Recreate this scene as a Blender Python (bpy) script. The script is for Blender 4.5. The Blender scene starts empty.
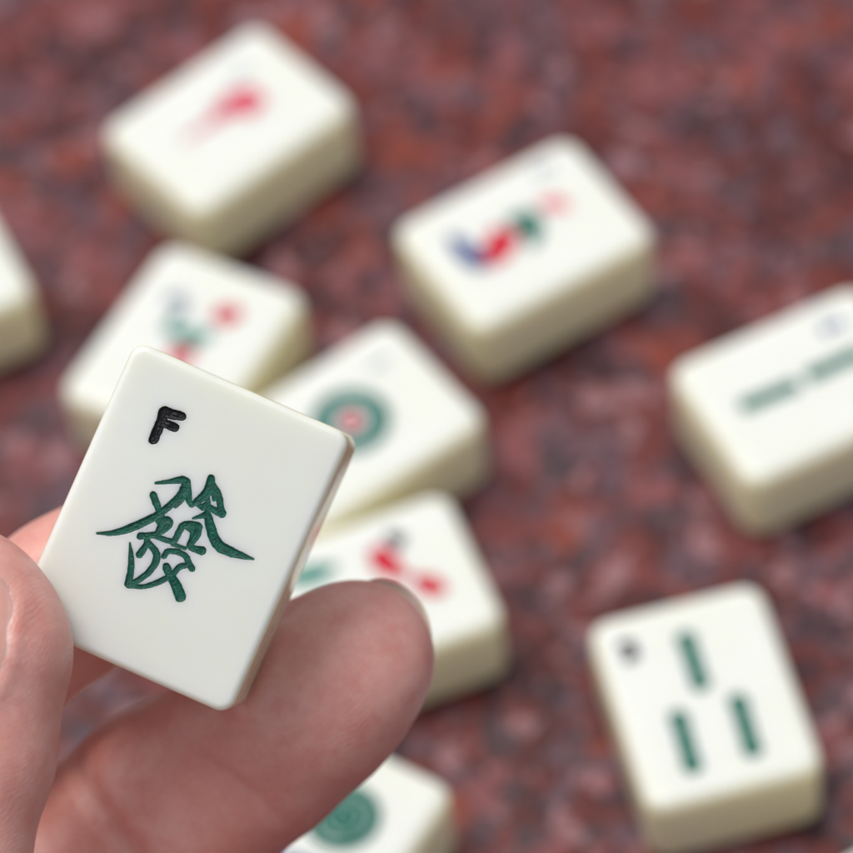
import bpy, math, random
import numpy as np
import openvdb
from mathutils import Matrix, Vector

# All modelling below is written in millimetres and scaled to metres when the meshes are made.
MM = 0.001
C = bpy.context.scene.collection
rng = np.random.default_rng(7)

# ------------------------------------------------------------------ helpers
def mesh_obj(name, V, F, mat=None, parent=None, smooth=True):
    me = bpy.data.meshes.new(name)
    V = np.asarray(V, dtype=np.float64) * MM
    F = np.asarray(F)
    me.vertices.add(len(V)); me.vertices.foreach_set('co', V.ravel())
    n, k = F.shape
    me.loops.add(n * k); me.loops.foreach_set('vertex_index', F.ravel().astype(np.int32))
    me.polygons.add(n); me.polygons.foreach_set('loop_start', np.arange(0, n * k, k, dtype=np.int32))
    me.polygons.foreach_set('loop_total', np.full(n, k, dtype=np.int32))
    me.update(calc_edges=True); me.validate()
    if smooth: me.polygons.foreach_set('use_smooth', np.ones(len(me.polygons), dtype=bool))
    o = bpy.data.objects.new(name, me); C.objects.link(o)
    if mat: me.materials.append(mat)
    if parent: o.parent = parent
    return o

def lin(c):
    c = [x / 255 for x in c]
    return [x / 12.92 if x <= .04045 else ((x + .055) / 1.055) ** 2.4 for x in c] + [1]

class NT:
    def __init__(s, name):
        s.m = bpy.data.materials.new(name); s.m.use_nodes = True
        s.t = s.m.node_tree; s.b = s.t.nodes['Principled BSDF']
    def n(s, typ, **kw):
        x = s.t.nodes.new(typ)
        for k, v in kw.items():
            if k in x.inputs: x.inputs[k].default_value = v
            else: setattr(x, k, v)
        return x
    def l(s, a, b): s.t.links.new(a, b)
    def ramp(s, fac, stops, interp='LINEAR'):
        r = s.n('ShaderNodeValToRGB'); cr = r.color_ramp; cr.interpolation = interp
        while len(cr.elements) < len(stops): cr.elements.new(.5)
        for e, (p, c) in zip(cr.elements, stops): e.position = p; e.color = c
        s.l(fac, r.inputs['Fac']); return r.outputs['Color']
    def mix(s, fac, a, b, mode='MIX'):
        x = s.n('ShaderNodeMix', data_type='RGBA', blend_type=mode)
        if isinstance(fac, (int, float)): x.inputs[0].default_value = fac
        else: s.l(fac, x.inputs[0])
        for v, i in ((a, 6), (b, 7)):
            if isinstance(v, (list, tuple)): x.inputs[i].default_value = v
            else: s.l(v, x.inputs[i])
        return x.outputs[2]
    def coord(s, scale=1000.0, rot=(0, 0, 0)):
        tc = s.n('ShaderNodeTexCoord'); mp = s.n('ShaderNodeMapping')
        mp.inputs['Scale'].default_value = (scale,) * 3; mp.inputs['Rotation'].default_value = rot
        s.l(tc.outputs['Object'], mp.inputs[0]); return mp.outputs[0]
    def noise(s, vec, scale, detail=3, rough=.5, dist=0):
        x = s.n('ShaderNodeTexNoise', Scale=scale, Detail=detail, Roughness=rough, Distortion=dist)
        s.l(vec, x.inputs['Vector']); return x
    def math(s, op, a, b=0.0, c=0.0, clamp=False):
        x = s.n('ShaderNodeMath', operation=op); x.use_clamp = clamp
        for i, v in enumerate((a, b, c)):
            if isinstance(v, (int, float)): x.inputs[i].default_value = v
            else: s.l(v, x.inputs[i])
        return x.outputs[0]

# ------------------------------------------------------------------ materials (1 unit of mapped object space = 1 mm)
def mat_tile():
    k = NT('tile_plastic'); v = k.coord()
    sx = k.n('ShaderNodeSeparateXYZ'); k.l(v, sx.inputs[0])
    wob = k.noise(v, .12, 2).outputs['Fac']
    h = k.math('ADD', sx.outputs[2], k.math('MULTIPLY', wob, .5))
    f = k.math('MULTIPLY_ADD', h, 1 / 1.1, -(TK / 2 - 1.0) / 1.1, clamp=True)
    cloud = k.noise(v, .09, 3, .5, .3).outputs['Fac']
    white = k.mix(k.math('MULTIPLY_ADD', cloud, 1.6, -.45, clamp=True), (.725, .74, .70, 1), (.715, .73, .635, 1))
    side = k.mix(cloud, (.88, .845, .60, 1), (.85, .81, .545, 1))
    col = k.mix(f, side, white)
    k.l(col, k.b.inputs['Base Color'])
    k.b.inputs['Roughness'].default_value = .17
    k.b.inputs['IOR'].default_value = 1.5
    k.b.inputs['Subsurface Weight'].default_value = .85
    k.b.inputs['Subsurface Radius'].default_value = (1.0, .9, .6)
    k.b.inputs['Subsurface Scale'].default_value = .003
    n1 = k.noise(v, .35, 2, .4).outputs['Fac']
    n2 = k.noise(v, 2.6, 3, .6).outputs['Fac']
    b = k.n('ShaderNodeBump', Strength=.12, Distance=.00025); k.l(k.math('ADD', n1, k.math('MULTIPLY', n2, .05)), b.inputs['Height'])
    k.l(b.outputs[0], k.b.inputs['Normal'])
    r = k.ramp(k.noise(v, .8, 4, .6).outputs['Fac'], [(.3, (.13,) * 3 + (1,)), (.75, (.24,) * 3 + (1,))])
    k.l(r, k.b.inputs['Roughness'])
    return k.m

def mat_paint(name, col, col2=None, rough=.13, spec=.22, bump=.6):
    k = NT(name); v = k.coord()
    nz = k.noise(v, 1.6, 4, .6, .4).outputs['Fac']
    c = k.mix(k.math('MULTIPLY_ADD', nz, 2.2, -.6, clamp=True), col, col2 or [x * .6 for x in col[:3]] + [1])
    k.l(c, k.b.inputs['Base Color']); k.b.inputs['Roughness'].default_value = rough; k.b.inputs['Specular IOR Level'].default_value = spec
    b = k.n('ShaderNodeBump', Strength=bump, Distance=.00014)
    k.l(k.noise(v, 4.5, 3, .65).outputs['Fac'], b.inputs['Height']); k.l(b.outputs[0], k.b.inputs['Normal'])
    return k.m

def mat_granite():
    k = NT('red_granite'); v0 = k.coord()
    wn = k.noise(v0, .22, 3, .55)
    w = k.n('ShaderNodeVectorMath', operation='MULTIPLY_ADD')
    k.l(wn.outputs['Color'], w.inputs[0]); w.inputs[1].default_value = (5, 5, 5); k.l(v0, w.inputs[2]); v = w.outputs[0]
    def cells(scale):
        x = k.n('ShaderNodeTexVoronoi', Scale=scale, Randomness=1.0); k.l(v, x.inputs['Vector'])
        s = k.n('ShaderNodeSeparateColor'); k.l(x.outputs['Color'], s.inputs[0]); return s.outputs
    big = cells(.125); mid = cells(.26); small = cells(.62)
    reds = k.ramp(big[0], [(0, lin((104, 44, 38))), (.2, lin((136, 78, 80))), (.36, lin((78, 34, 31))), (.5, lin((118, 58, 56))),
                           (.66, lin((136, 62, 48))), (.8, lin((98, 64, 70))), (.9, lin((98, 40, 36)))], 'CONSTANT')
    greys = k.ramp(mid[1], [(0, lin((44, 38, 46))), (.4, lin((98, 78, 88))), (.7, lin((62, 60, 66))), (.88, lin((160, 118, 122)))], 'CONSTANT')
    pick = k.math('GREATER_THAN', mid[0], .58)
    c = k.mix(k.math('MULTIPLY', pick, .85), reds, greys)
    flecks = k.ramp(small[1], [(0, lin((34, 26, 30))), (.5, lin((100, 44, 38))), (.8, lin((150, 108, 110)))], 'CONSTANT')
    c = k.mix(k.math('MULTIPLY', k.math('GREATER_THAN', small[0], .62), .6), c, flecks)
    soft = k.noise(v0, .035, 3, .5).outputs['Fac']
    c = k.mix(k.math('MULTIPLY_ADD', soft, 1.6, -.45, clamp=True), c, k.mix(.3, c, lin((104, 66, 70))))
    fine = k.noise(v0, 2.2, 4, .7).outputs['Fac']
    c = k.mix(.5, c, k.ramp(fine, [(.3, (.42, .46, .47, 1)), (.7, (1.08, 1.14, 1.14, 1))]), 'MULTIPLY')
    k.l(c, k.b.inputs['Base Color'])
    k.l(k.ramp(k.noise(v0, .5, 3).outputs['Fac'], [(.3, (.3,) * 3 + (1,)), (.7, (.5,) * 3 + (1,))]), k.b.inputs['Roughness'])
    k.b.inputs['Specular IOR Level'].default_value = .13
    b = k.n('ShaderNodeBump', Strength=.2, Distance=.0001); k.l(fine, b.inputs['Height']); k.l(b.outputs[0], k.b.inputs['Normal'])
    return k.m

def mat_skin():
    k = NT('skin'); v = k.coord()
    mott = k.noise(v, .16, 4, .6, .3).outputs['Fac']
    c = k.ramp(mott, [(.25, (.635, .275, .225, 1)), (.5, (.685, .345, .292, 1)), (.75, (.73, .415, .36, 1))])
    fine = k.noise(v, 1.6, 4, .65).outputs['Fac']
    c = k.mix(.35, c, k.ramp(fine, [(.3, (.88, .84, .83, 1)), (.7, (1.05, 1.05, 1.05, 1))]), 'MULTIPLY')
    blotch = k.noise(v, .38, 3, .6).outputs['Fac']
    c = k.mix(k.math('MULTIPLY_ADD', blotch, 1.8, -.85, clamp=True), c, (.61, .21, .17, 1))
    k.l(c, k.b.inputs['Base Color'])
    k.b.inputs['Subsurface Weight'].default_value = .8
    k.b.inputs['Subsurface Radius'].default_value = (1.0, .32, .18)
    k.b.inputs['Subsurface Scale'].default_value = .0022
    k.b.inputs['Specular IOR Level'].default_value = .75
    k.l(k.ramp(fine, [(.3, (.33,) * 3 + (1,)), (.7, (.46,) * 3 + (1,))]), k.b.inputs['Roughness'])
    # papillary ridges: warped fine waves, broken up by pores and a slack cross-hatching of tiny creases
    wq = k.noise(v, .13, 2, .5)
    wv = k.n('ShaderNodeVectorMath', operation='MULTIPLY_ADD'); k.l(wq.outputs['Color'], wv.inputs[0])
    wv.inputs[1].default_value = (4.5, 4.5, 4.5); k.l(v, wv.inputs[2])
    mp = k.n('ShaderNodeMapping'); mp.inputs['Rotation'].default_value = (0, 0, math.radians(-42)); k.l(wv.outputs[0], mp.inputs[0])
    wave = k.n('ShaderNodeTexWave', Scale=.62, Distortion=1.4, Detail=2.0); wave.bands_direction = 'Y'
    wave.inputs['Detail Scale'].default_value = .5; k.l(mp.outputs[0], wave.inputs['Vector'])
    vor = k.n('ShaderNodeTexVoronoi', Scale=1.5, feature='DISTANCE_TO_EDGE'); k.l(v, vor.inputs['Vector'])
    cre = k.ramp(vor.outputs['Distance'], [(0, (0, 0, 0, 1)), (.12, (1, 1, 1, 1))])
    amp = k.math('MULTIPLY_ADD', k.noise(v, .12, 2).outputs['Fac'], 1.2, -.2, clamp=True)
    h = k.math('ADD', k.math('MULTIPLY', wave.outputs['Fac'], k.math('MULTIPLY', amp, .62)), k.math('MULTIPLY', cre, .28))
    h = k.math('ADD', h, k.math('MULTIPLY', k.noise(v, 1.1, 4, .6).outputs['Fac'], 1.1))
    b = k.n('ShaderNodeBump', Strength=.5, Distance=.0001); k.l(h, b.inputs['Height'])
    k.l(b.outputs[0], k.b.inputs['Normal'])
    return k.m

def mat_nail():
    k = NT('nail_keratin'); v = k.coord()
    c = k.ramp(k.noise(v, .3, 2).outputs['Fac'], [(.3, (.66, .31, .26, 1)), (.7, (.70, .36, .30, 1))])
    k.l(c, k.b.inputs['Base Color']); k.b.inputs['Roughness'].default_value = .4
    k.b.inputs['Subsurface Weight'].default_value = .5; k.b.inputs['Subsurface Scale'].default_value = .002
    k.b.inputs['Subsurface Radius'].default_value = (1, .4, .3)
    return k.m
def mat_nail_edge():
    k = NT('nail_free_edge'); v = k.coord()
    c = k.ramp(k.noise(v, .5, 2).outputs['Fac'], [(.3, (.70, .62, .52, 1)), (.7, (.80, .73, .63, 1))])
    k.l(c, k.b.inputs['Base Color']); k.b.inputs['Roughness'].default_value = .35
    k.b.inputs['Subsurface Weight'].default_value = .4; k.b.inputs['Subsurface Scale'].default_value = .001
    return k.m

TW, TL, TK = 26.0, 33.4, 15.0            # tile width, length, thickness
M_TILE = mat_tile()
M_GREEN = mat_paint('green_enamel', (.0, .155, .098, 1), (.0, .085, .055, 1))
M_GREEN_DARK = mat_paint('green_enamel_darker', (.0, .108, .067, 1), (.0, .040, .027, 1), rough=.09, spec=.33, bump=.9)  # darker, glossier copy of the green enamel, for the held tile's character
M_BLACK = mat_paint('black_enamel', (.006, .006, .008, 1))
M_RED = mat_paint('red_enamel', (.60, .012, .035, 1), (.42, .006, .02, 1))
M_ROSE = mat_paint('rose_enamel', (.62, .06, .10, 1), (.55, .10, .15, 1))
M_PINK = mat_paint('thin_red_enamel', (.68, .22, .23, 1), (.62, .14, .16, 1))
M_BLUE = mat_paint('blue_enamel', (.02, .06, .24, 1), (.01, .03, .15, 1))
M_TEAL = mat_paint('thin_green_enamel', (.06, .28, .21, 1), (.02, .16, .12, 1))
M_GREY = mat_paint('thin_grey_enamel', (.36, .40, .42, 1), (.22, .25, .29, 1))
M_GRANITE = mat_granite(); M_SKIN = mat_skin(); M_NAIL = mat_nail(); M_EDGE = mat_nail_edge()

# ------------------------------------------------------------------ tiles
def stroke_field(X, Y, strokes):
    """returns (coverage g: 1 on the stroke's axis, 0 on its rim, negative outside; groove depth)."""
    g = np.full(X.shape, -9.0); dep = np.zeros(X.shape)
    for s in strokes:
        if len(s) == 1: s = s + s
        for (x0, y0, r0), (x1, y1, r1) in zip(s[:-1], s[1:]):
            R = max(r0, r1) * 2.2 + .3
            m = (X > min(x0, x1) - R) & (X < max(x0, x1) + R) & (Y > min(y0, y1) - R) & (Y < max(y0, y1) + R)
            if not m.any(): continue
            x, y = X[m], Y[m]; dx, dy = x1 - x0, y1 - y0; L2 = dx * dx + dy * dy
            t = np.clip(((x - x0) * dx + (y - y0) * dy) / L2, 0, 1) if L2 > 1e-9 else np.zeros_like(x)
            d = np.hypot(x - x0 - t * dx, y - y0 - t * dy)
            wob = .5 * np.sin(x * 4.3 + 1.3 * np.sin(y * 3.1)) + .5 * np.sin(y * 5.7 + 1.7 * np.sin(x * 2.9 + 1)) + .35 * np.sin(x * 11.3 + y * 9.1)
            r = (r0 + (r1 - r0) * t) * (1 + .055 * wob)
            q = (r - d) / np.minimum(r, .5)
            g[m] = np.maximum(g[m], q)
            u = np.clip(d / r, 0, 1); w = np.minimum(r, .55)
            dd = np.where(d < r, .66 * w * np.sqrt(np.clip(1 - u ** 2.4, 0, 1)) * (1 - .30 * np.exp(-(u / .3) ** 2) * (.5 + .5 * np.sin(x * 5.1 + y * 3.3))), 0)
            dep[m] = np.maximum(dep[m], dd)
    return g, dep

def ring_field(X, Y, cx, cy, ri, ro):
    d = np.hypot(X - cx, Y - cy); mid, hw = (ri + ro) / 2, (ro - ri) / 2
    u = np.abs(d - mid) / hw; q = (1 - u) * hw / min(hw, .5)
    return q, np.where(u < 1, .3 * np.sqrt(np.clip(1 - u ** 4, 0, 1)), 0)

def rounded_rect(hw, hl, r, perim):
    """maps perimeter directions of an inner rectangle to a rounded rectangle outline (same count, same order)."""
    P = np.array(perim, float); out = np.empty_like(P)
    ix, iy = np.abs(P[:, 0]).max(), np.abs(P[:, 1]).max()
    x = P[:, 0] / ix * hw; y = P[:, 1] / iy * hl
    # slide towards the rounded corners
    cx = np.clip(x, -(hw - r), hw - r); cy = np.clip(y, -(hl - r), hl - r)
    vx, vy = x - cx, y - cy
    n = np.hypot(vx, vy); n[n == 0] = 1
    out[:, 0] = cx + vx / n * r; out[:, 1] = cy + vy / n * r
    flat_x = (np.abs(np.abs(y) - hl) < 1e-6) & (np.abs(x) < hw - r)
    flat_y = (np.abs(np.abs(x) - hw) < 1e-6) & (np.abs(y) < hl - r)
    out[flat_x, 0] = x[flat_x]; out[flat_x, 1] = np.sign(y[flat_x]) * hl
    out[flat_y, 1] = y[flat_y]; out[flat_y, 0] = np.sign(x[flat_y]) * hw
    return out

def pillow(x, y, hw, hl, amt):
    return amt * (1 - (x / hw) ** 2) * (1 - (y / hl) ** 2)

def tile_meshes(marks, step, amt=.16, cr=2.6, er=1.25):
    """marks: list of (name, material, strokes, rings). Returns body verts/faces and one mesh per mark."""
    hw, hl, hz = TW / 2, TL / 2, TK / 2
    ix, iy = hw - 3.1, hl - 3.1
    nx, ny = int(2 * ix / step) + 1, int(2 * iy / step) + 1
    gx, gy = np.linspace(-ix, ix, nx), np.linspace(-iy, iy, ny)
    X, Y = np.meshgrid(gx, gy)                       # [ny, nx]
    dep = np.zeros(X.shape); gs = []
    for name, mat, strokes, rings in marks:
        g, d = stroke_field(X, Y, strokes)
        for r_ in rings:
            g2, d2 = ring_field(X, Y, *r_); g = np.maximum(g, g2); d = np.maximum(d, d2)
        gs.append(g); dep = np.maximum(dep, d)
    Zf = hz + pillow(X, Y, hw, hl, amt)
    Z = Zf - dep
    V = [np.stack([X, Y, Z], -1).reshape(-1, 3)]
    idx = np.arange(ny * nx).reshape(ny, nx)
    a, b, c, d = idx[:-1, :-1].ravel(), idx[:-1, 1:].ravel(), idx[1:, 1:].ravel(), idx[1:, :-1].ravel()
    F = [np.stack([a, b, c, d], -1)]
    per = np.concatenate([idx[0, :], idx[1:, -1], idx[-1, -2::-1], idx[-2:0:-1, 0]])   # anticlockwise from (-,-)
    P0 = V[0][per][:, :2]; n = len(per); base = ny * nx; prev = per
    rings = []
    for q in (.35, .7, 1.0):                          # from the grid to the bevel's start
        T = rounded_rect(hw - er, hl - er, max(cr - er, .3), P0)
        xy = P0 * (1 - q) + T * q; rings.append((xy, hz + pillow(xy[:, 0], xy[:, 1], hw, hl, amt)))
    zb = hz + pillow(hw - er, 0, hw, hl, 0)
    for ang in np.radians([9, 18, 27, 36, 45, 54, 63, 72, 81, 90]):
        ins = er * (1 - math.sin(ang)); T = rounded_rect(hw - ins, hl - ins, cr - ins, P0)
        top = rings[2][1] * 0 + hz
        rings.append((T, top - er * (1 - math.cos(ang)) + (rings[2][1] - hz) * math.cos(ang)))
    for ang in np.radians([90, 75, 60, 45, 30, 15, 0]):
        ins = er * (1 - math.sin(ang)); T = rounded_rect(hw - ins, hl - ins, cr - ins, P0)
        rings.append((T, np.full(n, -hz + er * (1 - math.cos(ang)))))
    for q in (.5, .001): rings.append((rings[-1][0] * q, np.full(n, -hz)))
    for xy, z in rings:
        V.append(np.column_stack([xy, z])); cur = base + np.arange(n); base += n
        F.append(np.stack([prev, np.roll(cur, 0), np.roll(cur, -1), np.roll(prev, -1)], -1)); prev = cur
    V.append(np.array([[0, 0, -hz]])); Vb, Fb = np.concatenate(V), np.concatenate(F)
    cap = np.stack([prev, np.full(n, base), np.full(n, base), np.roll(prev, -1)], -1)
    tri = cap[:, [0, 1, 3]]
    out = []
    for (name, mat, _, _), g in zip(marks, gs):
        lift = np.clip(g * 6, -1, 1) * .035
        Zp = Z + np.where(lift > 0, lift, lift * 2.0)
        # keep a tucked skirt under the face outside the rim
        keep = (g > -.45); cell = keep[:-1, :-1] & keep[:-1, 1:] & keep[1:, 1:] & keep[1:, :-1]
        cm = cell.ravel(); Fq = F[0][cm]
        used, inv = np.unique(Fq.ravel(), return_inverse=True)
        Vp = np.stack([X, Y, Zp], -1).reshape(-1, 3)[used]
        out.append((name, mat, Vp, inv.reshape(-1, 4)))
    return Vb, Fb, tri, out

def make_tile(label, group, matrix, marks, step, **kw):
    root = bpy.data.objects.new('mahjong_tile', None); C.objects.link(root)
    root.empty_display_size = .01
    root['label'] = label; root['category'] = 'mahjong tile'
    if group: root['group'] = group
    Vb, Fb, tri, out = tile_meshes(marks, step, **kw)
    # the last fan is degenerate-free: close the bottom with quads only (tiny hole welded by a small ring)
    o = mesh_obj('tile_body', Vb, Fb[:, ::1], M_TILE, root)
    for name, mat, Vp, Fp in out: mesh_obj(name, Vp, Fp, mat, root)
    root.matrix_world = matrix
    return root

# -------- the tile held in the hand
GL = [[(-4.52, 3.31, 0.15), (-3.2, 4.08, 0.24), (-1.73, 4.99, 0.41), (-1.02, 4.1, 0.34), (-0.46, 3.02, 0.32), (-0.02, 2.63, 0.19)],
    [(-1.58, 4.65, 0.32), (-1.47, 3.5, 0.32), (-1.99, 1.95, 0.34), (-2.85, 0.24, 0.36), (-4.07, -1.23, 0.41), (-5.35, -2.59, 0.39), (-6.74, -3.69, 0.27), (-8.21, -4.31, 0.12)],
    [(-4.29, 2.0, 0.34), (-3.35, 1.08, 0.34), (-2.83, 0.51, 0.29)],
    [(0.8, 6.23, 0.36), (1.08, 5.29, 0.46), (0.97, 4.32, 0.44), (0.37, 3.25, 0.34), (0.12, 2.61, 0.17)],
    [(1.2, 5.61, 0.34), (2.22, 5.0, 0.32), (2.72, 4.29, 0.32), (3.08, 3.65, 0.32), (3.48, 3.16, 0.39)],
    [(1.41, 3.31, 0.29), (2.55, 3.15, 0.32), (3.47, 3.21, 0.39)],
    [(1.04, 4.48, 0.24), (1.59, 3.66, 0.24), (1.98, 2.63, 0.29)],
    [(0.77, 1.44, 0.12), (1.57, 2.05, 0.27), (2.03, 2.52, 0.34), (2.74, 1.51, 0.44), (3.57, 0.54, 0.48), (4.57, -0.21, 0.53), (5.93, -0.27, 0.48), (7.22, -0.16, 0.34), (8.6, 0.03, 0.12)],
    [(-2.85, 0.24, 0.27), (-2.5, -0.54, 0.29), (-1.87, 0.14, 0.41), (-1.29, -0.08, 0.34), (-1.63, -1.01, 0.32), (-2.3, -1.91, 0.29), (-3.75, -2.69, 0.34)],
    [(-3.75, -2.69, 0.29), (-2.41, -1.96, 0.27), (-1.07, -1.98, 0.27), (-0.1, -1.74, 0.29), (-0.05, -0.65, 0.32), (0.01, 0.3, 0.34), (0.92, 0.79, 0.34), (1.72, 0.92, 0.36), (1.89, -0.07, 0.39), (1.56, -1.27, 0.34), (1.98, -1.62, 0.29), (3.09, -1.4, 0.41)],
    [(-2.89, -2.7, 0.29), (-2.75, -3.31, 0.29), (-3.01, -4.54, 0.36)],
    [(-2.79, -2.93, 0.29), (-1.45, -3.53, 0.34), (-0.95, -4.38, 0.32), (-1.24, -5.84, 0.32), (-1.97, -7.22, 0.29), (-2.8, -8.07, 0.27)],
    [(-4.49, -3.81, 0.1), (-3.77, -5.09, 0.27), (-3.18, -6.42, 0.32), (-2.87, -7.97, 0.36)],
    [(-2.78, -8.11, 0.29), (-1.23, -7.69, 0.22), (-0.25, -6.86, 0.29), (0.73, -5.76, 0.29), (1.32, -4.97, 0.24)],
    [(-0.47, -3.63, 0.29), (-0.38, -2.93, 0.27), (0.79, -2.55, 0.29), (1.77, -2.64, 0.29), (2.4, -3.3, 0.29), (2.87, -3.62, 0.32)],
    [(2.5, -3.39, 0.29), (1.54, -3.94, 0.29), (1.27, -4.86, 0.29)],
    [(0.22, -4.71, 0.34), (0.87, -5.17, 0.36), (2.03, -5.98, 0.48), (2.93, -6.92, 0.53)],
    [(-1.47, 3.91, 0.41), (-1.34, 2.77, 0.41), (-1.56, 1.87, 0.24)],
    [(1.65, 5.01, 0.22), (2.06, 4.27, 0.22)],
    [(-2.67, 0.45, 0.29), (-2.06, -0.21, 0.34), (-2.16, -1.32, 0.29)],
    [(-2.13, 1.35, 0.22), (-2.99, 0.57, 0.22)],
    [(1.31, -1.92, 0.19), (0.54, -1.99, 0.19), (-0.12, -2.01, 0.24)],
    [(-1.24, -3.71, 0.29), (-1.09, -4.97, 0.32)],
    [(0.56, -4.77, 0.32), (0.19, -4.54, 0.34)],
    [(0.6, 0.3, 0.27), (1.36, 0.1, 0.27), (1.64, -0.84, 0.29)],
    [(0.58, 3.08, 0.27), (1.26, 2.93, 0.29)]]
FL = [[(-6.85, 10.77, 0.57), (-6.75, 9.64, 0.5), (-6.71, 7.58, 0.5)],
    [(-6.85, 10.77, 0.57), (-4.91, 11.11, 0.43)],
    [(-6.75, 9.64, 0.43), (-5.08, 9.71, 0.43)]]

def smooth_strokes(S, it=2):
    """Catmull-Rom style rounding of the polylines, so the carved strokes bend softly."""
    R = []
    for s in S:
        p = np.array(s, float)
        for _ in range(it):
            if len(p) < 3: break
            q = [p[0]]
            for a, b in zip(p[:-1], p[1:]): q += [.8 * a + .2 * b, .2 * a + .8 * b]
            q.append(p[-1]); p = np.array(q)
        R.append([tuple(v) for v in p])
    return R

def fat(S, k): return [[(x, y, r_ * k) for x, y, r_ in q] for q in S]

# camera: 53 degrees down, looking at the table's origin
D, PITCH, ROLL = 581.7, 0.93085, -0.14625
c_, s_ = math.cos(PITCH), math.sin(PITCH)
fwd = Vector((0, c_, -s_)); ri = Vector((1, 0, 0)); up = Vector((0, s_, c_))
right = ri * math.cos(ROLL) + up * math.sin(ROLL); upv = -ri * math.sin(ROLL) + up * math.cos(ROLL)
cam_loc = -fwd * D * MM
CAM = Matrix((right, upv, -fwd)).transposed().to_4x4(); CAM.translation = cam_loc
# frame of the held tile and the hand: x right, y up, z towards the viewer, origin at the tile's centre
HAND = CAM.copy(); HAND.translation = CAM @ Vector((-26.41 * MM, -11.30 * MM, -411.7 * MM))
TR = Matrix(((.9139, .4018, -.0575), (-.4020, .9156, .0085), (.0561, .0154, .9983))) @ Matrix.Rotation(math.radians(-1.6), 3, 'X')
TR_n = np.array(TR)
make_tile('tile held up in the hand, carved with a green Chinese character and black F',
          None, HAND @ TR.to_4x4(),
          [('engraved_character', M_GREEN_DARK, fat(smooth_strokes(GL, 1), 1.2), []), ('engraved_letter', M_BLACK, fat(smooth_strokes(FL, 1), 1.16), [])], .05, amt=.22, cr=1.75, er=.85)

# -------- the tiles lying on the table: (x, y, turn in degrees, label, marks)
def num3(x, y):   # little engraved figure 3
    return [[(x - .8, y + 1.3, .3), (x + .3, y + 1.4, .3), (x + .6, y + .8, .3), (x - .1, y + .2, .3), (x + .7, y - .4, .3), (x + .4, y - 1.2, .3), (x - .8, y - 1.2, .3)]]
def num1(x, y): return [[(x, y + 1.4, .32), (x, y - 1.4, .32)]]
def num2(x, y): return [[(x - .7, y + 1, .3), (x, y + 1.5, .3), (x + .7, y + .9, .3), (x - .7, y - 1.3, .3), (x + .9, y - 1.3, .3)]]
def bar(x0, y0, x1, y1, r=1.0):
    r *= 1.62; xm, ym = (x0 + x1) / 2, (y0 + y1) / 2
    return [[(x0, y0, r), (x0 * .75 + x1 * .25, y0 * .75 + y1 * .25, r * .8), (xm, ym, r * .9), (x0 * .25 + x1 * .75, y0 * .25 + y1 * .75, r * .8), (x1, y1, r)]]
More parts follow.
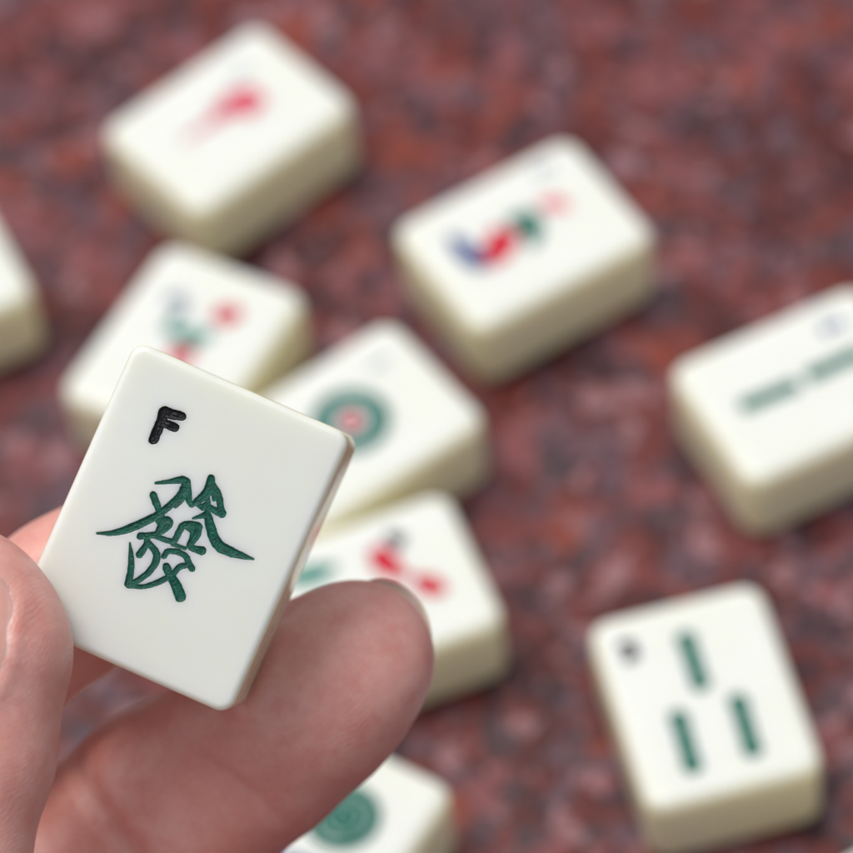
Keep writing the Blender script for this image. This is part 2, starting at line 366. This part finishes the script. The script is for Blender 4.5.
TILES = [
 (-24.71, 57.01, -55.99, 'white tile at the top left with a crimson blossom and a pale trailing stem', [
   ('red_blossom', M_ROSE, [[(-1.8, -0.6, 1.0), (-1.3, 1.8, 1.7), (-.4, 3.6, 2.0)], [(-2.6, 3.2, 1.2), (-1.2, 5.2, 1.6), (.8, 5.4, 1.3)], [(1.6, 3.4, 1.1)]], []),
   ('pale_stem', M_PINK, [[(-.8, -1.2, .9), (-1.0, -4.5, .5), (-1.3, -8.0, .4)]], []),
   ('small_numeral', M_GREY, num1(-5.8, 7.5), [])]),
 (19.60, 24.01, -65.30, 'white tile with a blue, red and green plant motif, right of the blossom tile', [
   ('red_flower', M_RED, [[(1.6, -7.4, 1.5), (.8, -5.2, 2.0), (-.2, -3.0, 1.6), (-2.0, -3.6, 1.0)], [(-2.6, -4.4, .6), (-.4, -4.6, .9)]], []),
   ('blue_leaf', M_BLUE, [[(-3.8, -9.7, 1.1), (-1.2, -9.6, 1.3), (1.2, -9.0, 1.3)], [(-5.6, -9.9, .5), (-3.8, -9.6, .5)]], []),
   ('green_leaf', M_GREEN, [[(-2.2, .2, 1.3), (-1.4, 1.8, 1.7), (.8, 1.4, 1.3), (2.8, 0, .8)]], []),
   ('pink_bud', M_PINK, [[(-2.6, 6.0, 1.0), (-1.8, 7.2, 1.3), (-.6, 8.0, .8)]], []),
   ('small_numeral', M_GREY, num2(-9.0, 9.6), [])]),
 (-35.66, 11.78, -35.55, 'white tile with thin green sprigs and two red dots, partly behind the held tile', [
   ('green_sprig', M_TEAL, [[(-3.8, 4.4, .5), (-3.6, 1.6, .8), (-1.6, 1.0, .6), (.8, 1.6, 1.4), (2.4, 2.6, 1.0)], [(.8, 1.2, .9), (.6, -.8, .6)]], []),
   ('grey_leaf', M_GREY, [[(-6.6, 6.6, .7), (-5.2, 7.6, .8), (-3.8, 6.4, .8), (-3.0, 5.0, .7)]], []),
   ('red_dot', M_RED, [[(3.2, 7.4, 1.5), (3.9, 8.1, 1.4)]], []), ('red_dot', M_RED, [[(.5, -2.6, 1.4), (1.6, -1.8, 1.3)]], []),
   ]),
 (-11.43, -8.44, -60.55, 'white tile with one large green ring around a red centre, beside the held tile', [
   ('green_ring', M_GREEN, [], [(-.2, .3, 3.9, 6.2)]), ('inner_ring', M_TEAL, [], [(-.2, .3, 2.4, 3.6)]),
   ('red_centre', M_RED, [[(-.2, .3, 1.75)]], []), ('small_numeral', M_GREY, num1(-6.5, 10.1), [])]),
 (-11.79, -39.60, -76.43, 'white tile with a red and dark blossom motif, behind the raised fingertip', [
   ('dark_numeral', M_BLACK, [[(-8.0, 6.2, .7), (-7.0, 7.2, .8), (-6.2, 6.6, .7)]], []),
   ('red_flower', M_RED, [[(-5.6, 3.6, 1.3), (-4.0, 3.8, 1.7), (-2.2, 4.4, 1.2), (-.6, 5.6, .7)], [(1.0, 7.4, .8), (2.6, 8.4, 1.5), (3.6, 9.4, 1.1)]], []),
   ('green_leaf', M_TEAL, [[(-6.3, -3.6, .6), (-6.1, -6.5, 1.4), (-6.5, -9.0, 1.2)]], [])]),
 (33.81, -65.65, 6.88, 'white tile with three green bamboo bars, at the lower right', [
   ('bamboo_bar', M_GREEN, bar(.1, 9.6, 0, 1.9, .95), []), ('bamboo_bar', M_GREEN, bar(-4.6, -3.0, -4.9, -11.0, .95), []),
   ('bamboo_bar', M_GREEN, bar(4.3, -2.8, 4.0, -10.8, .95), []), ('small_numeral', M_BLACK, [[(x_, y_, .5) for x_, y_, _ in num3(-8.3, 10.1)[0]]], [])]),
 (57.75, -13.32, -70.84, "white tile with two green bars in line, cut by the photo's right edge", [
   ('bamboo_bar', M_GREEN, bar(-.5, -9.4, -.2, -2.2, .9), []), ('bamboo_bar', M_GREEN, bar(-.6, 2.0, -.7, 9.4, .9), []),
   ('small_numeral', M_BLUE, num2(-7.4, 9.0), [])]),
 (-23.81, -80.2, -38.18, 'white tile with a solid green circle, under the fingers at the bottom of the photo', [
   ('green_circle', M_GREEN, [[(1.4, 4.9, 1.1)]], [(1.4, 4.9, 1.25, 2.5), (1.4, 4.9, 2.68, 3.85), (1.4, 4.9, 4.02, 5.5)]),
   ('blue_circle', M_BLUE, [[(.5, -7.4, 1.0)]], [(.5, -7.4, 1.3, 2.5), (.5, -7.4, 2.8, 4.4)])]),
 (-78.19, 33.02, -70.99, 'tile whose white corner alone shows, cut by the left edge of the photo', []),
 (58.17, -104.96, -67.58, 'tile of which only a sliver of white shows in the bottom right corner', []),
]
for x, y, a, label, marks in TILES:
    M = Matrix.Translation((x * MM, y * MM, (TK / 2 + .05) * MM)) @ Matrix.Rotation(math.radians(a), 4, 'Z')
    marks = [(n_, m_, [[(px, py, r_ * (1.0 if n_ in ('bamboo_bar', 'green_circle', 'blue_circle', 'red_centre') else 1.3)) for px, py, r_ in q] for q in st], rg) for n_, m_, st, rg in marks]
    make_tile(label, 'mahjong tiles lying on the granite table', M, marks, .22, cr=3.3, er=1.9)

# ------------------------------------------------------------------ table top
def table():
    n = 8; hx, hy, th, r = 700, 600, 30, 8
    per = []
    for sx, sy, a0 in ((1, 1, 0), (-1, 1, 90), (-1, -1, 180), (1, -1, 270)):
        for k in range(n + 1):
            a = math.radians(a0 + 90 * k / n); per.append((sx * (hx - r) + r * math.cos(a), sy * (hy - r) + r * math.sin(a)))
    per = np.array(per); m = len(per); V, F = [], []
    prof = [(3, 0), (1, -1), (0, -3), (0, -th)]
    V.append([(0, 100, 0)])
    for ins, z in prof:
        q = per * (1 - ins / 650); V.append(np.column_stack([q + [0, 100], np.full(m, z)]))
    V.append([(0, 100, -th)])
    Vb = np.concatenate(V)
    T = []
    for i in range(m):
        j = (i + 1) % m; T.append((0, 1 + i, 1 + j))
        for k in range(3):
            a, b, c, d = 1 + k * m + i, 1 + (k + 1) * m + i, 1 + (k + 1) * m + j, 1 + k * m + j
            T += [(a, b, c), (a, c, d)]
        T.append((1 + 3 * m + i, 1 + 4 * m, 1 + 3 * m + j))
    o = mesh_obj('table_surface', Vb, np.array(T), M_GRANITE, smooth=False)
    o['kind'] = 'structure'; o['label'] = 'polished mottled red granite table top under the tiles'
table()

# ------------------------------------------------------------------ the hand (left hand, palm towards the viewer)
def unit(v): v = np.array(v, float); return v / np.linalg.norm(v)
def smin(a, b, k):
    h = np.clip(.5 + .5 * (b - a) / k, 0, 1); return b * (1 - h) + a * h - k * h * (1 - h)
def cone(P, a, b, ra, rb, flat=None, f=1.0):
    """tapered capsule; flat = direction along which the section is squeezed by f"""
    a = np.array(a, float); b = np.array(b, float)
    Q = P
    if flat is not None:
        fl = unit(flat); 
        def sq(v): return v + np.outer(v @ fl, fl) * (1 / f - 1)
        Q = sq(P); a = sq(a[None])[0]; b = sq(b[None])[0]
    ab = b - a; t = np.clip((Q - a) @ ab / (ab @ ab), 0, 1)
    t = t.astype(np.float32)
    d = np.linalg.norm(Q - a - t[:, None] * ab, axis=1) - (ra + (rb - ra) * t)
    return d * (1.0 if flat is None else (1 + f) / 2)
def ball(P, c, r, sc=(1, 1, 1)):
    return (np.linalg.norm((P - np.array(c)) / np.array(sc), axis=1) - r) * min(sc)

MID_A = unit((.70, .71, -.02)); MID_C = np.array((18.3, -15.3, -13.0))
TH_N = unit((-.25, .06, .97)); TH_UP = unit((.05, 1, -.02)); TH_C = np.array((-22.0, -11.5, 12.3))
TH_U = unit(np.cross(TH_UP, TH_N)); TH_V = unit(np.cross(TH_N, TH_U))
MN_N = unit((-.05, .10, -1)); MN_V = unit(MID_A - MN_N * (MID_A @ MN_N)); MN_U = unit(np.cross(MN_V, MN_N))

def chain(P, pts, k=2.5, flat=None, f=1.0):
    d = None
    for (a, ra), (b, rb) in zip(pts[:-1], pts[1:]):
        c = cone(P, a, b, ra, rb, flat, f); d = c if d is None else smin(d, c, k)
    return d

def nail_coords(P, c, u, v, n):
    q = P - c; return q @ u, q @ v, q @ n

def outline(u, v, hw, v0, v1):
    """signed distance-like field to a nail outline (squarish ellipse), negative inside"""
    vm, hv = (v0 + v1) / 2, (v1 - v0) / 2
    e = (np.abs(u / hw) ** 3.2 + np.abs((v - vm) / hv) ** 2.6) ** (1 / 2.8)
    return (e - 1) * min(hw, hv)

def hand_sdf(P, carve=True):
    Z = (0, 0, 1)
    # middle finger: pad to the viewer, lying behind the tile's right edge
    mid = chain(P, [(MID_C, 9.0), ((12.6, -20.6, -15.6), 10.2), ((6.0, -26.4, -19.4), 10.9)], 4, Z, .84)
    mid = smin(mid, ball(P, (14.3, -18.4, -11.6), 8.2, (1.12, 1.0, .80)), 4)           # pulp of the fingertip
    mid = smin(mid, chain(P, [((6.0, -26.4, -19.4), 10.9), ((-4.4, -34.2, -24.5), 11.7), ((-17.0, -44.6, -27.0), 12.5)], 4, Z, .88), 3)
    mid = smin(mid, ball(P, (-3.5, -34.0, -21.4), 9.8, (1.1, 1.0, .8)), 4)
    # flexion creases of the middle finger
    for c0, dirn, amp, w in (((4.0, -28.4, -10), MID_A, .22, .6), ((-10.5, -33.5, -15), unit((.85, .52, 0)), 1.1, 1.5)):
        q = P - np.array(c0); s = q @ dirn + .35 * np.sin((q @ unit((-dirn[1], dirn[0], 0))) * .35)
        mid = mid + amp * np.exp(-(s / w) ** 2) * (q[:, 2] > -10) * np.exp(-(np.linalg.norm(q, axis=1) / 11) ** 4)
    mid = smin(mid, chain(P, [((-17.0, -44.6, -27.0), 12.2), ((-31, -58, -20), 12.4), ((-47, -74, 8), 12.5)], 3), 4)
    # index finger behind the tile
    ind = chain(P, [((-7.5, -2.6, -16.4), 8.2), ((-15.0, -8.6, -17.0), 9.0), ((-24.2, -15.6, -17.5), 9.3), ((-34.0, -23.5, -17.0), 9.4), ((-46, -34, -15.5), 10.2)], 3, Z, .88)
    ind = smin(ind, chain(P, [((-46, -34, -15.5), 10.2), ((-53, -52, -4), 10.8), ((-60, -67, 6), 12)], 3), 4)
    # ring and little finger, curled below the picture
    rin = chain(P, [((14, -51.5, 6), 7.6), ((8, -59, -5), 8.6), ((-8, -69, -12), 9.6), ((-27, -78, -4), 10), ((-42, -86, 6), 12)], 4)
    lit = chain(P, [((-2, -78, 4), 6.8), ((-8, -88, -2), 7.4), ((-20, -97, -6), 8.2), ((-34, -102, 0), 8.8), ((-46, -101, 6), 11)], 4)
    # thumb
    th = chain(P, [((-24.0, -7.6, 12.3), 8.3), ((-22.1, -13.5, 12.6), 9.2), ((-23.2, -24, 13.2), 8.9), ((-25.4, -36, 14), 8.3), ((-27.6, -43, 14.5), 9.0)], 4, TH_N, .86)
    th = smin(th, ball(P, (-20.8, -12.3, 10.6), 7.6, (1, 1.25, .9)), 3)
    th = smin(th, chain(P, [((-27.6, -43, 14.5), 9.2), ((-33, -60, 17), 9.6), ((-42, -74, 18), 12.5), ((-66, -108, 14), 15.5)], 4), 4)
    # palm and wrist
    palm = smin(chain(P, [((-60, -67, 6), 12), ((-78, -112, 14), 15)], 6), chain(P, [((-48, -76, 8), 12.5), ((-82, -126, 16), 14)], 6), 8)
    palm = smin(palm, chain(P, [((-44, -90, 6), 12), ((-84, -136, 16), 14)], 6), 8)
    palm = smin(palm, chain(P, [((-48, -102, 5), 11), ((-86, -144, 18), 14)], 6), 8)
    palm = smin(palm, chain(P, [((-84, -130, 17), 22), ((-118, -182, 34), 25)], 6, (0, 0, 1), .75), 10)
    d = smin(mid, ind, .8)
    d = smin(d, rin, 1.0); d = smin(d, lit, 1.0)
    d = smin(d, palm, 7.0)
    d = smin(d, ball(P, (-43, -52, 1), 15, (1, 1, 1)), 6)  # extra web mass out of view, added to shade the hollow under the tile
    d = smin(d, th, 1.2)
    d = smin(d, ball(P, (-38, -62, 20), 14, (1, 1, 1)), 6)  # extra thenar mass out of view, added to block light from the same hollow
    d = smin(d, ball(P, (-60, -100, 22), 17, (1, 1.3, .8)), 8)      # ball of the thumb
    # nail beds: the thumb's, with raised skin folds round it, and the middle finger's
    for c, u_, v_, n_, hw, v0, v1, am in ((TH_C, TH_U, TH_V, TH_N, 6.2, -6.5, 7.8, 1.0), (MID_C, MN_U, MN_V, MN_N, 6.3, -6.0, 8.2, .7)):
        u, v, n = nail_coords(P, c, u_, v_, n_); o = outline(u, v, hw, v0, v1)
        side = np.clip((n - 1.5) / 2, 0, 1) * (np.abs(u) < 11) * (np.abs(v) < 14)
        fold = np.exp(-((o - .75) / .75) ** 2) * np.clip(1 - (v - v1 * .55) / 2.5, 0, 1)
        bed = np.clip(-(o + .1) / .35, 0, 1)
        d = d - side * am * (.30 * fold) + side * am * .22 * bed
    if carve:                                       # flesh gives way to the tile it holds
        q = P @ TR_n                                # tile coordinates
        ax = np.abs(q) - (np.array((TW, TL, TK)) / 2 - 1.2)
        box = np.linalg.norm(np.maximum(ax, 0), axis=1) + np.minimum(ax.max(axis=1), 0) - 1.2
        d = d - .35 * np.exp(-((box - 1.2) / 1.2) ** 2)              # bulge beside the contact
        h = -(box - .04); k = .5
        hh = np.clip(.5 - .5 * (d - h) / k, 0, 1); d = d * (1 - hh) + h * hh + k * hh * (1 - hh)
    return d

def build_hand():
    vs = .6; lo = np.array((-150., -215., -40.)); hi = np.array((34., 18., 66.))
    n = np.ceil((hi - lo) / vs).astype(int)
    A = np.full(n, 3.0, dtype=np.float32)
    xs, ys, zs = [(lo[i] + vs * np.arange(n[i])).astype(np.float32) for i in range(3)]
    # coarse pass, then the fine grid only near the surface
    st = 8
    cx, cy, cz = xs[::st], ys[::st], zs[::st]
    G = np.stack(np.meshgrid(cx, cy, cz, indexing='ij'), -1).reshape(-1, 3)
    off = vs * (st - 1) / 2
    dc = hand_sdf(G + off, False).reshape(len(cx), len(cy), len(cz))
    near = np.argwhere(np.abs(dc) < vs * st * 1.35)
    inside = np.argwhere(dc <= -vs * st * 1.35)
    for i, j, k in inside: A[i*st:(i+1)*st, j*st:(j+1)*st, k*st:(k+1)*st] = -3.0
    ch = 900
    for s in range(0, len(near), ch):
        blk = near[s:s+ch]; pts = []
        g = np.stack(np.meshgrid(np.arange(st), np.arange(st), np.arange(st), indexing='ij'), -1).reshape(-1, 3)
        I = (blk[:, None, :] * st + g[None]).reshape(-1, 3)
        ok = (I < n).all(axis=1); I = I[ok]
        P = (lo + I * vs).astype(np.float32)
        A[I[:, 0], I[:, 1], I[:, 2]] = np.clip(hand_sdf(P), -3, 3)
    grid = openvdb.FloatGrid(background=3.0); grid.copyFromArray(A)
    V, T, Q = grid.convertToPolygons(isovalue=0.0, adaptivity=0.0)
    V = V.astype(np.float64) * vs + lo
    # pull the vertices exactly onto the surface
    for _ in range(2):
        e = .05; d = hand_sdf(V); g = np.stack([(hand_sdf(V + np.eye(3)[i] * e) - d) / e for i in range(3)], -1)
        g2 = np.maximum((g * g).sum(1), .3); stp = d[:, None] * g / g2[:, None]
        V = V - np.clip(stp, -.25, .25)
    Q = Q[:, ::-1]
    return V, Q

V, Q = build_hand()
hand = mesh_obj('person_hand', V, Q, M_SKIN)
me = hand.data
# make sure faces look outwards
import bmesh
bm = bmesh.new(); bm.from_mesh(me)
bmesh.ops.recalc_face_normals(bm, faces=bm.faces[:]); bm.to_mesh(me); bm.free()
me.polygons.foreach_set('use_smooth', np.ones(len(me.polygons), dtype=bool))
hand.matrix_world = HAND
hand['label'] = 'bare left hand of a person pinching the raised tile between thumb, index and middle finger'
hand['category'] = 'hand'

def nail(name, c, u_, v_, n_, hw, v0, v1, mat, proud=.18, free=None, protr=0):
    nu, nv = 41, 57
    S, Tt = np.meshgrid(np.linspace(-1, 1, nu), np.linspace(-1, 1, nv))
    # squircle map keeps a clean outline
    U = hw * S * (1 - .5 * np.abs(Tt) ** 3.5 * .55); vm, hv = (v0 + v1) / 2, (v1 - v0) / 2
    Vv = vm + hv * Tt * (1 - .22 * np.abs(S) ** 2.5)
    P0 = c + U.reshape(-1, 1) * u_ + Vv.reshape(-1, 1) * v_
    vin = np.minimum(Vv, v1 - protr).reshape(-1, 1)          # beyond the flesh the plate carries on by itself
    Pm = c + U.reshape(-1, 1) * u_ + vin * v_
    t = np.full(len(P0), 14.0)
    for _ in range(40): t -= hand_sdf(Pm + t[:, None] * n_, False) * .8
    edge = np.maximum(np.abs(S), np.abs(Tt)).ravel()
    top = P0 + (t + .22 + proud - .34 * np.clip((edge - .82) / .18, 0, 1) ** 2 - .02 * np.maximum(Vv - (v1 - protr), 0).ravel() ** 2)[:, None] * n_
    if protr: top = P0 + (t + .35 + proud - .25 * np.clip((edge - .9) / .1, 0, 1) ** 2)[:, None] * n_
    bot = top - .55 * n_
    Vs = np.concatenate([top, bot]); idx = np.arange(nu * nv).reshape(nv, nu); N = nu * nv
    a, b, cc, d = idx[:-1, :-1].ravel(), idx[:-1, 1:].ravel(), idx[1:, 1:].ravel(), idx[1:, :-1].ravel()
    F = [np.stack([a, b, cc, d], -1), np.stack([a, d, cc, b], -1) + N]
    per = np.concatenate([idx[0, :], idx[1:, -1], idx[-1, -2::-1], idx[-2:0:-1, 0]])
    F.append(np.stack([per, per + N, np.roll(per, -1) + N, np.roll(per, -1)], -1))
    o = mesh_obj(name, Vs, np.concatenate(F), mat, hand)
    return o
nail('thumbnail', TH_C, TH_U, TH_V, TH_N, 6.2, -6.5, 7.8, M_NAIL, proud=.02)
nail('fingernail', MID_C, MN_U, MN_V, MN_N, 6.4, -6.0, 9.6, M_EDGE, proud=.1, protr=2.3)

# ------------------------------------------------------------------ camera
cd = bpy.data.cameras.new('camera'); cam = bpy.data.objects.new('camera', cd); C.objects.link(cam)
cam.matrix_world = CAM
cd.sensor_width = 36; cd.lens = 156.15; cd.clip_start = .02; cd.clip_end = 100
cd.dof.use_dof = True; cd.dof.focus_distance = .4035; cd.dof.aperture_fstop = 15.0
bpy.context.scene.camera = cam

# ------------------------------------------------------------------ light: bright veiled sky, soft sun from behind left
elev, azim = math.radians(73), math.radians(-46)        # azimuth from +Y, negative = towards -X
sd = Vector((math.sin(azim) * math.cos(elev), math.cos(azim) * math.cos(elev), math.sin(elev)))
w = bpy.data.worlds.new('World'); bpy.context.scene.world = w; w.use_nodes = True
nt = w.node_tree; bg = nt.nodes['Background']
sky = nt.nodes.new('ShaderNodeTexSky'); sky.sky_type = 'NISHITA'; sky.sun_disc = False
sky.sun_elevation = elev; sky.sun_rotation = azim; sky.dust_density = 4.0; sky.air_density = 1.0; sky.ozone_density = 1.0
hs = nt.nodes.new('ShaderNodeHueSaturation'); hs.inputs['Saturation'].default_value = .35
nt.links.new(sky.outputs[0], hs.inputs['Color']); nt.links.new(hs.outputs[0], bg.inputs['Color'])
bg.inputs['Strength'].default_value = .135
sl = bpy.data.lights.new('sun', 'SUN'); so = bpy.data.objects.new('sun', sl); C.objects.link(so)
sl.energy = 1.12; sl.angle = math.radians(24); sl.color = (1, .97, .92)
so.rotation_euler = sd.to_track_quat('Z', 'Y').to_euler()

sc = bpy.context.scene
sc.view_settings.view_transform = 'Standard'; sc.view_settings.look = 'None'
sc.view_settings.exposure = 0.25; sc.view_settings.gamma = 1.0
sc.cycles.use_denoising = True
